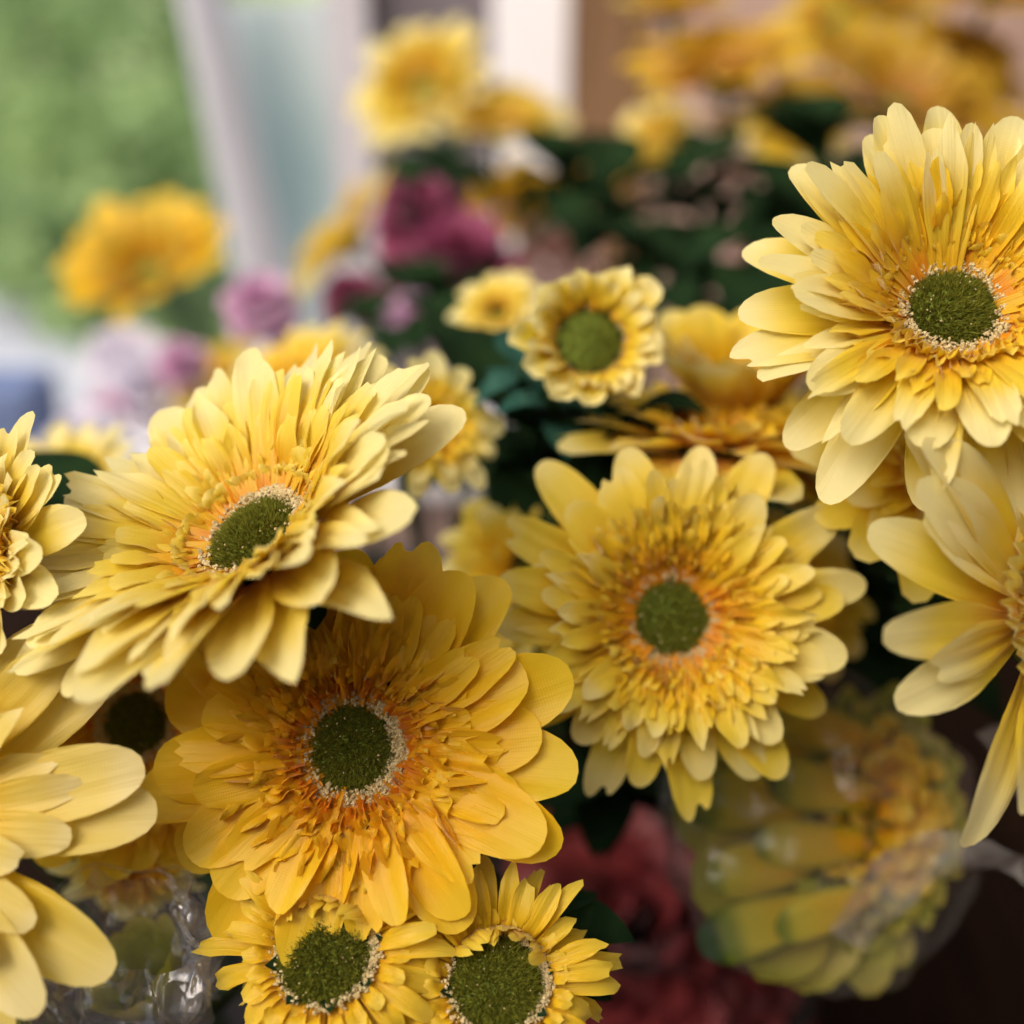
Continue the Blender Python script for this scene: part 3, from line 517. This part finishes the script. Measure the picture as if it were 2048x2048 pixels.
# ------------------------------------------------------------------ far flowers
FAR = [
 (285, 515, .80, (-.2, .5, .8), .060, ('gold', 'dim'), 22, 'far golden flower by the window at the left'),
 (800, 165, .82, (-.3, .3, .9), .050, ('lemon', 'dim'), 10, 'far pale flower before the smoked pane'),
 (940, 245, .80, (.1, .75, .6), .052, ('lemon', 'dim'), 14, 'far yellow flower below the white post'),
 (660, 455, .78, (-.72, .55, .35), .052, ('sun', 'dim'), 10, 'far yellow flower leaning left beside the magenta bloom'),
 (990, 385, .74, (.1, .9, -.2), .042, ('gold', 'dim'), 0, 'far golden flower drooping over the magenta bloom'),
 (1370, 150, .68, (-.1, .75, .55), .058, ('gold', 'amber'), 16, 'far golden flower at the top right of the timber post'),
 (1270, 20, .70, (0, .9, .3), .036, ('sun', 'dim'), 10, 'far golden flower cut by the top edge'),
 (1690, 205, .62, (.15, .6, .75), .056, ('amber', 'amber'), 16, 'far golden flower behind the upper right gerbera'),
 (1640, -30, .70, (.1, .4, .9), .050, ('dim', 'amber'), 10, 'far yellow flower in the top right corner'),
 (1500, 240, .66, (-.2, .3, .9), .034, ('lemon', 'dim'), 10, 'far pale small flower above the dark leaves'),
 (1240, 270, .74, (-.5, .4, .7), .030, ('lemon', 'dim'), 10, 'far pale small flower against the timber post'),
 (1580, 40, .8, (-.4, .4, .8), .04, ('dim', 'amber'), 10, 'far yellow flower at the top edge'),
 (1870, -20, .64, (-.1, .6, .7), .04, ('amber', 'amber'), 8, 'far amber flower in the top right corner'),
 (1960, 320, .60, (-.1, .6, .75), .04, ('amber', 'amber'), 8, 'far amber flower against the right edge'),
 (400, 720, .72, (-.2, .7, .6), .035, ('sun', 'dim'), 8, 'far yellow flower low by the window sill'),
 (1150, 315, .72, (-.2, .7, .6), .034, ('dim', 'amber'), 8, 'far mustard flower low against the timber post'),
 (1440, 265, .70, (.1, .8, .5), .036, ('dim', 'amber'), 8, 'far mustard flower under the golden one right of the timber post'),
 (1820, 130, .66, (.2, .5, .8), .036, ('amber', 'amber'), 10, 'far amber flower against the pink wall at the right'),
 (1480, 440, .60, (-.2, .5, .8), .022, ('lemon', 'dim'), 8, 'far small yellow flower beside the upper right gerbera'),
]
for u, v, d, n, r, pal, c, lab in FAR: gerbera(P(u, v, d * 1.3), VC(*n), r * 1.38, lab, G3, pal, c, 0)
G5 = 'blurred pink and magenta blooms behind'
for i, (u, v, d, r, mat, lab) in enumerate([
 (800, 430, .84, .036, 'magenta', 'magenta bloom beneath the far yellow flowers'), (665, 570, .76, .020, 'magenta', 'deep magenta bud above the lilac one'),
 (785, 615, .72, .020, 'pink', 'mauve pink bloom left of the cupped daisy'), (495, 590, .80, .026, 'pink', 'lilac pink bloom by the window'),
 (205, 790, .85, .020, 'pink', 'mauve bud on the sill at the left'), (300, 750, .95, .045, 'white', 'lilac white bloom on the sill'),
 (170, 850, .80, .030, 'white', 'lilac white bloom behind the left lemon flower'), (345, 695, .86, .020, 'pink', 'pink bud on the sill'),
 (240, 690, 1.0, .035, 'white', 'white bloom under the far golden flower'),
 (860, 540, .82, .05, 'magenta', 'dark wine bloom in the shade behind the magenta one'),
 (850, 340, .88, .022, 'white', 'white bloom over the magenta one'),
 (1265, 470, .92, .022, 'blush', 'blush bloom between the dark leaves'), (1395, 335, .95, .02, 'blush', 'blush bloom below the far golden flower'),
 (1050, 500, 1.0, .04, 'blush', 'blush bloom behind the cupped daisy'), (1400, 480, .9, .016, 'blush', 'blush bud beside the upper right gerbera'),
 (1500, 350, .9, .018, 'blush', 'blush bloom near the upper right gerbera')]):
    pompon(P(u, v, d), r, lab, 'bloom', mat, G5, 34, 'bloom', .34, i)
pompon(P(1190, 1800, .60), .066, 'crimson bloom in the shade under the yellow flowers', 'bloom', 'red', 'crimson blooms in the shade', 90, 'bloom', .2, 31)
pompon(P(1330, 1950, .60), .052, 'crimson bloom at the bottom edge', 'bloom', 'red', 'crimson blooms in the shade', 70, 'bloom', .2, 32)
pompon(P(1120, 1650, .66), .05, 'dim crimson bloom at the back of the shade', 'bloom', 'red', 'crimson blooms in the shade', 60, 'bloom', .2, 33)

# ------------------------------------------------------------------ leaves between the blooms
LSL = ['leafy stem below the far golden flowers, left of centre', 'leafy stem between two blush blooms at the top', 'leafy stem standing right above the cupped daisy', 'leafy stem left of the upper right gerbera', 'leafy stem high up behind the far pale small flower', 'leafy stem in the gap left of the bright ruffled gerbera', 'leafy stem in the dark gap under the cupped daisy', 'leafy stem right of the bright ruffled gerbera', 'leafy stem under the dark gap beside the pale turned away gerbera', 'blue green leaves left of the cupped daisy', 'blue green leaves below the cupped daisy', 'short leafy stem right under the cupped daisy', 'leaves under the far pale flower before the smoked pane', 'leaves under the far yellow flower below the white post', 'leafy stem in the black gap below the bright ruffled gerbera', 'leafy stem behind the cupped daisy at its left', 'dark leaf tip above the right small daisy at the bottom', 'serrated leaves behind the pale turned away gerbera', 'leaf between the two small daisies at the bottom', 'leafy stem beside the far small yellow flower', 'leaves behind the ruffled left edge gerbera', 'leafy stem deep in the gap below the rim-on gerbera', 'leafy stem deep behind the golden shadowed gerbera', 'leafy stem lying below the magenta bloom']
LS = [((1170, 480, .72), (1170, 300, .74), 8, 'leaf', 1.0), ((1330, 470, .74), (1320, 260, .76), 8, 'leaf', 1.0), ((1230, 600, .6), (1200, 400, .66), 8, 'leaf', 0.9),
      ((1420, 560, .6), (1440, 330, .64), 8, 'leaf', 0.9), ((1560, 330, .7), (1540, 210, .72), 10, 'leaf', 1.1), ((1030, 950, .46), (1010, 760, .44), 12, 'leaf', 1.0),
      ((1130, 930, .47), (1090, 800, .45), 12, 'leaf', 1.0), ((1560, 1120, .5), (1600, 930, .47), 12, 'leaf', 1.0), ((1620, 1300, .5), (1640, 1060, .47), 10, 'leaf', 1.1),
      ((985, 760, .42), (985, 690, .40), 7, 'teal', 0.45), ((1060, 820, .42), (1040, 740, .39), 7, 'teal', 0.45), ((1200, 800, .41), (1210, 765, .4), 6, 'leaf', 0.45),
      ((830, 330, .86), (840, 290, .85), 8, 'leaf', 1.0), ((1050, 360, .8), (1060, 320, .8), 8, 'leaf', 1.0), ((1170, 1560, .47), (1150, 1400, .44), 16, 'leaf', .65),
      ((870, 660, .6), (870, 610, .56), 8, 'leaf', .9), ((1010, 1800, .345), (1040, 1750, .335), 6, 'leaf', .45), ((1750, 1150, .4), (1800, 1090, .36), 5, 'serrated', .6),
      ((760, 1830, .34), (800, 1790, .33), 6, 'leaf', .6), ((1550, 520, .6), (1560, 420, .6), 10, 'leaf', 1.1), ((130, 1010, .42), (140, 960, .4), 6, 'leaf', .8),
      ((1500, 1000, .55), (1560, 900, .55), 12, 'leaf', 1.3), ((1040, 1010, .55), (1080, 900, .55), 12, 'leaf', 1.3), ((700, 640, .7), (900, 520, .8), 12, 'leaf', 1.2)]
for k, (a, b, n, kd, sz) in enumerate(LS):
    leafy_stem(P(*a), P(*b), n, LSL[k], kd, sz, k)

# ------------------------------------------------------------------ buckets under the flowers
def bucket(x, y, r, h, label):
    root = empty('bucket', Matrix.Translation((x, y, TABLE_Z + .003)), label, 'bucket', 'black flower buckets on the table'); vs, fs = [], []; n = 28
    prof = [(.8, 0), (.82, .004), (1, h), (1.05, h), (1.05, h - .01), (1.02, h - .012), (.96, h - .002), (.78, .006)]
    for rr, z in prof: vs += [Vector((r * rr * math.cos(2 * PI * k / n), r * rr * math.sin(2 * PI * k / n), z)) for k in range(n)]
    for j in range(len(prof) - 1): fs += [(j * n + k, j * n + (k + 1) % n, (j + 1) * n + (k + 1) % n, (j + 1) * n + k) for k in range(n)]
    fs.append(tuple(range(n))[::-1]); fs.append(tuple((len(prof) - 1) * n + k for k in range(n))); link('body', mesh('body', vs, fs, M['bucket']), root)
for x, y, lab in ((-.12, .42, 'black bucket under the left flowers'), (.06, .46, 'black bucket under the middle flowers'), (-.1, .8, 'black bucket of the far left flowers'), (.13, .82, 'black bucket of the far right flowers')): bucket(x, y, .085, .16, lab)

# ------------------------------------------------------------------ wrapped bloom and cellophane
def crumple(p, amp, sc, seed):
    q = p * sc + Vector((seed * 7.1, seed * 3.3, 0)); a = 1 - abs(noise.noise(q)) * 2; b = 1 - abs(noise.noise(q * 2.3 + Vector((5, 1, 2)))) * 2
    return amp * (a + .5 * b)
def sheet(name, fn, nu, nv, amp, sc, seed, closed=False, parent=None, mat='cello'):
    vs = []; fs = []
    base = [[fn(i / nu, j / nv) for i in range(nu + 1)] for j in range(nv + 1)]
    for j in range(nv + 1):
        for i in range(nu + 1):
            p = base[j][i]; du = base[j][min(nu, i + 1)] - base[j][max(0, i - 1)]; dv = base[min(nv, j + 1)][i] - base[max(0, j - 1)][i]
            n = du.cross(dv); n = n.normalized() if n.length > 1e-12 else Vector((0, 0, 1))
            vs.append(p + n * crumple(p, amp, sc, seed))
    fs = [(j * (nu + 1) + i, j * (nu + 1) + i + 1, (j + 1) * (nu + 1) + i + 1, (j + 1) * (nu + 1) + i) for j in range(nv) for i in range(nu)]
    return link(name, mesh(name, vs, fs, M[mat], smooth=True), parent)

WB = P(1560, 1560, .425)
mw = frame(WB, VC(.25, .2, .95)); wb = empty('wrapped_bloom', mw, 'yellow green bloom with broad green edged petals inside a clear wrapper', 'bloom')
rg = random.Random(12)
def wpetal(az, r0, z0, L, W, th, mat, sc=1.0, tip='round'):
    vs, fs, uv = petal_shape(L=L, W=W, th=th, cup=.5, ridge=.05, ruffle=.06, tip=tip, wb=.6, tc=.6, seed=rg.randrange(999))
    link('petal', mesh('petal', vs, fs, M[mat], uv), wb, Matrix.Rotation(R(az), 4, 'Z') @ Matrix.Translation((r0, 0, z0)))
for az, L in ((140, .05), (172, .056), (205, .058), (235, .058), (262, .056), (290, .046), (110, .046), (75, .04), (40, .04), (5, .038), (325, .036)): wpetal(az + rg.uniform(-5, 5), .001, -.014, L, .019, (14, 8, 28), 'hull')
for r_, (x0, dz, L, W, ys) in enumerate(((-.006, .005, .047, .0098, (.040, .024, .007, -.010, -.027)), (.010, .012, .040, .0085, (.030, .012, -.004, -.021)))):
    for y0 in ys:
        az = 180 - y0 * 500 + rg.uniform(-9, 9)
        vs, fs, uv = petal_shape(L=L * rg.uniform(.85, 1.15), W=W * rg.uniform(.85, 1.1), th=(18, 2, -18), cup=-.3, ridge=.06, ruffle=.1, wb=.7, tc=.66, nx=10, ny=10, seed=rg.randrange(999))
        link('petal', mesh('petal', vs, fs, M['wrap'], uv), wb, Matrix.Translation((x0 + rg.uniform(-.003, .003), y0 + rg.uniform(-.002, .002), dz)) @ Matrix.Rotation(R(az), 4, 'Z') @ Matrix.Rotation(R(rg.uniform(-14, 14)), 4, 'X'))
for k in range(70):
    az = k * 137.5; rr = .0036 * math.sqrt(k)
    a = R(az); o = Vector((.016 + rr * math.cos(a), .006 + rr * 1.25 * math.sin(a), .008 - rr * .3))
    me = petal_mesh('marigold' + str(k > 34), 'bud' if k > 34 else 'sun_in', 6, L=.012, W=.0046, th=(70, 45, 10), cup=.4, ruffle=.5, wb=.6, tc=.7, nx=4, ny=5, tip=['ragged', 'round'])
    link('petal', me, wb, Matrix.Translation(o) @ Matrix.Rotation(a, 4, 'Z'))
wpetal(-70, .01, -.01, .05, .012, (-5, 0, 20), 'bud'); wpetal(-55, .012, -.012, .046, .010, (-5, 0, 20), 'bud')
stem_for(wb, mw)
def egg(u, v):
    a = 2 * PI * u; b = PI * (.06 + .80 * v); x, y, z = .062 * math.sin(b) * math.cos(a), .058 * math.sin(b) * math.sin(a), .034 * math.cos(b)
    return mw @ Vector((x - .002, y, z))
es = empty('cellophane_sleeve', mw, 'clear crinkled cellophane sleeve round the yellow green bloom', 'sleeve', 'clear cellophane wrappers')
inv = mw.inverted()
def loc(fn, iv): return lambda u, v: iv @ fn(u, v)
sheet('bag', loc(egg, inv), 90, 44, .0048, 26, 2, parent=es)
pa, pb, pc, pd = P(1575, 1770, .395), P(1665, 1560, .385), P(1780, 1540, .375), P(1960, 1640, .37)
pe, pf, pg, ph_ = P(1640, 1800, .40), P(1740, 1690, .39), P(1800, 1600, .38), P(1960, 1690, .372)
sheet('flap', loc(lambda u, v: bez(pa, pb, pc, pd, 40)[int(u * 40)] * (1 - v) + bez(pe, pf, pg, ph_, 40)[int(u * 40)] * v, inv), 70, 26, .0034, 48, 5, parent=es, mat='fold')
p1, p2 = P(1830, 1400, .40), P(1990, 1600, .39); p3, p4 = P(1900, 1390, .41), P(2010, 1440, .40)
sheet('flap', loc(lambda u, v: (p1.lerp(p2, u)).lerp(p3.lerp(p4, u), v) + FWD * -.006 * math.sin(u * 5), inv), 40, 24, .004, 40, 8, parent=es, mat='fold')

# lower left wrapper: an open crumpled cone whose rim faces the camera
CB = P(225, 1800, .315); mc = frame(CB, VC(.10, .62, .78)); cs = empty('cellophane_sleeve', mc, 'crumpled clear cellophane cone at the lower left corner', 'sleeve', 'clear cellophane wrappers')
def cone(u, v):
    a = 2 * PI * u; r = 1 - .55 * v; w2 = .0016 * math.sin(a * 7) + .001 * math.sin(a * 13 + 1)
    return Vector(((.0260 * r + w2) * math.cos(a), (.0235 * r + w2) * math.sin(a) - .015 * v, .002 * math.sin(a * 3) - .05 * v))
sheet('cone', cone, 150, 44, .0026, 60, 4, parent=cs, mat='film')
imc = mc.inverted()
def strip(a, b, c, d, w0, w1, dd):
    return lambda u, v: imc @ (bez(a, b, c, d, 60)[int(u * 60)] + (w0.lerp(w1, u)) * (v - .5) + FWD * (dd * math.sin(v * PI) + .002 * math.sin(u * 17 + v * 3)))
sheet('fold', strip(P(55, 1800, .308), P(150, 1900, .303), P(290, 1935, .303), P(398, 1850, .309), UP * .017, UP * .012, -.004), 70, 26, .0032, 62, 6, parent=cs, mat='film')
sheet('fold', strip(P(375, 1900, .312), P(390, 1820, .314), P(365, 1740, .318), P(325, 1640, .325), RIGHT * .012, RIGHT * .009, -.004), 60, 20, .0024, 62, 9, parent=cs, mat='film')
vs, fs = tube([Vector(((.0262 + .0016 * math.sin(a * 7)) * math.cos(a), (.0237 + .0016 * math.sin(a * 7)) * math.sin(a), .002 * math.sin(a * 3) + crumple(Vector((math.cos(a), math.sin(a), 0)), .0012, 6, 3))) for a in [2 * PI * k / 90 for k in range(91)]], [.0006] * 91, 5)
link('rim', mesh('rim', vs, fs, M['cello']), cs)
mb = frame(P(285, 1850, .345), VC(-.45, .75, .45)); bd = empty('tulip_bud', mb, 'lime green bud inside the lower left cellophane cone', 'bud')
for k in range(8):
    me = petal_mesh('bud', 'bud', 5, L=.026, W=.008, th=(45, 62, 74), cup=.5, wb=.5, tc=.5, ridge=.06, nx=10, ny=10)
    link('petal', me, bd, Matrix.Rotation(k * 2.4, 4, 'Z') @ Matrix.Translation((.003, 0, -.012)))
stem_for(bd, mb)
sp = P(20, 1960, .33); mb = frame(sp, VC(0, .4, .9)); bd2 = empty('tulip_bud', mb, 'pinkish green bud in the bottom left corner', 'bud')
for k in range(7): link('petal', petal_mesh('bud', 'bud', 5), bd2, Matrix.Rotation(k * 2.4, 4, 'Z'))
stem_for(bd2, mb)
nb = box('folded_cloth', M['navy'], *(lambda p: (p.x - .12, p.x + .05, p.y - .05, p.y + .05, zs + .001, zs + .09))(PY(0, 690, YW - .1)), .02); tag(nb, 'folded blue cloth on the sill at the left edge', 'cloth')
for o in list(SC.objects):
    if o.type == 'EMPTY': o.hide_render = False
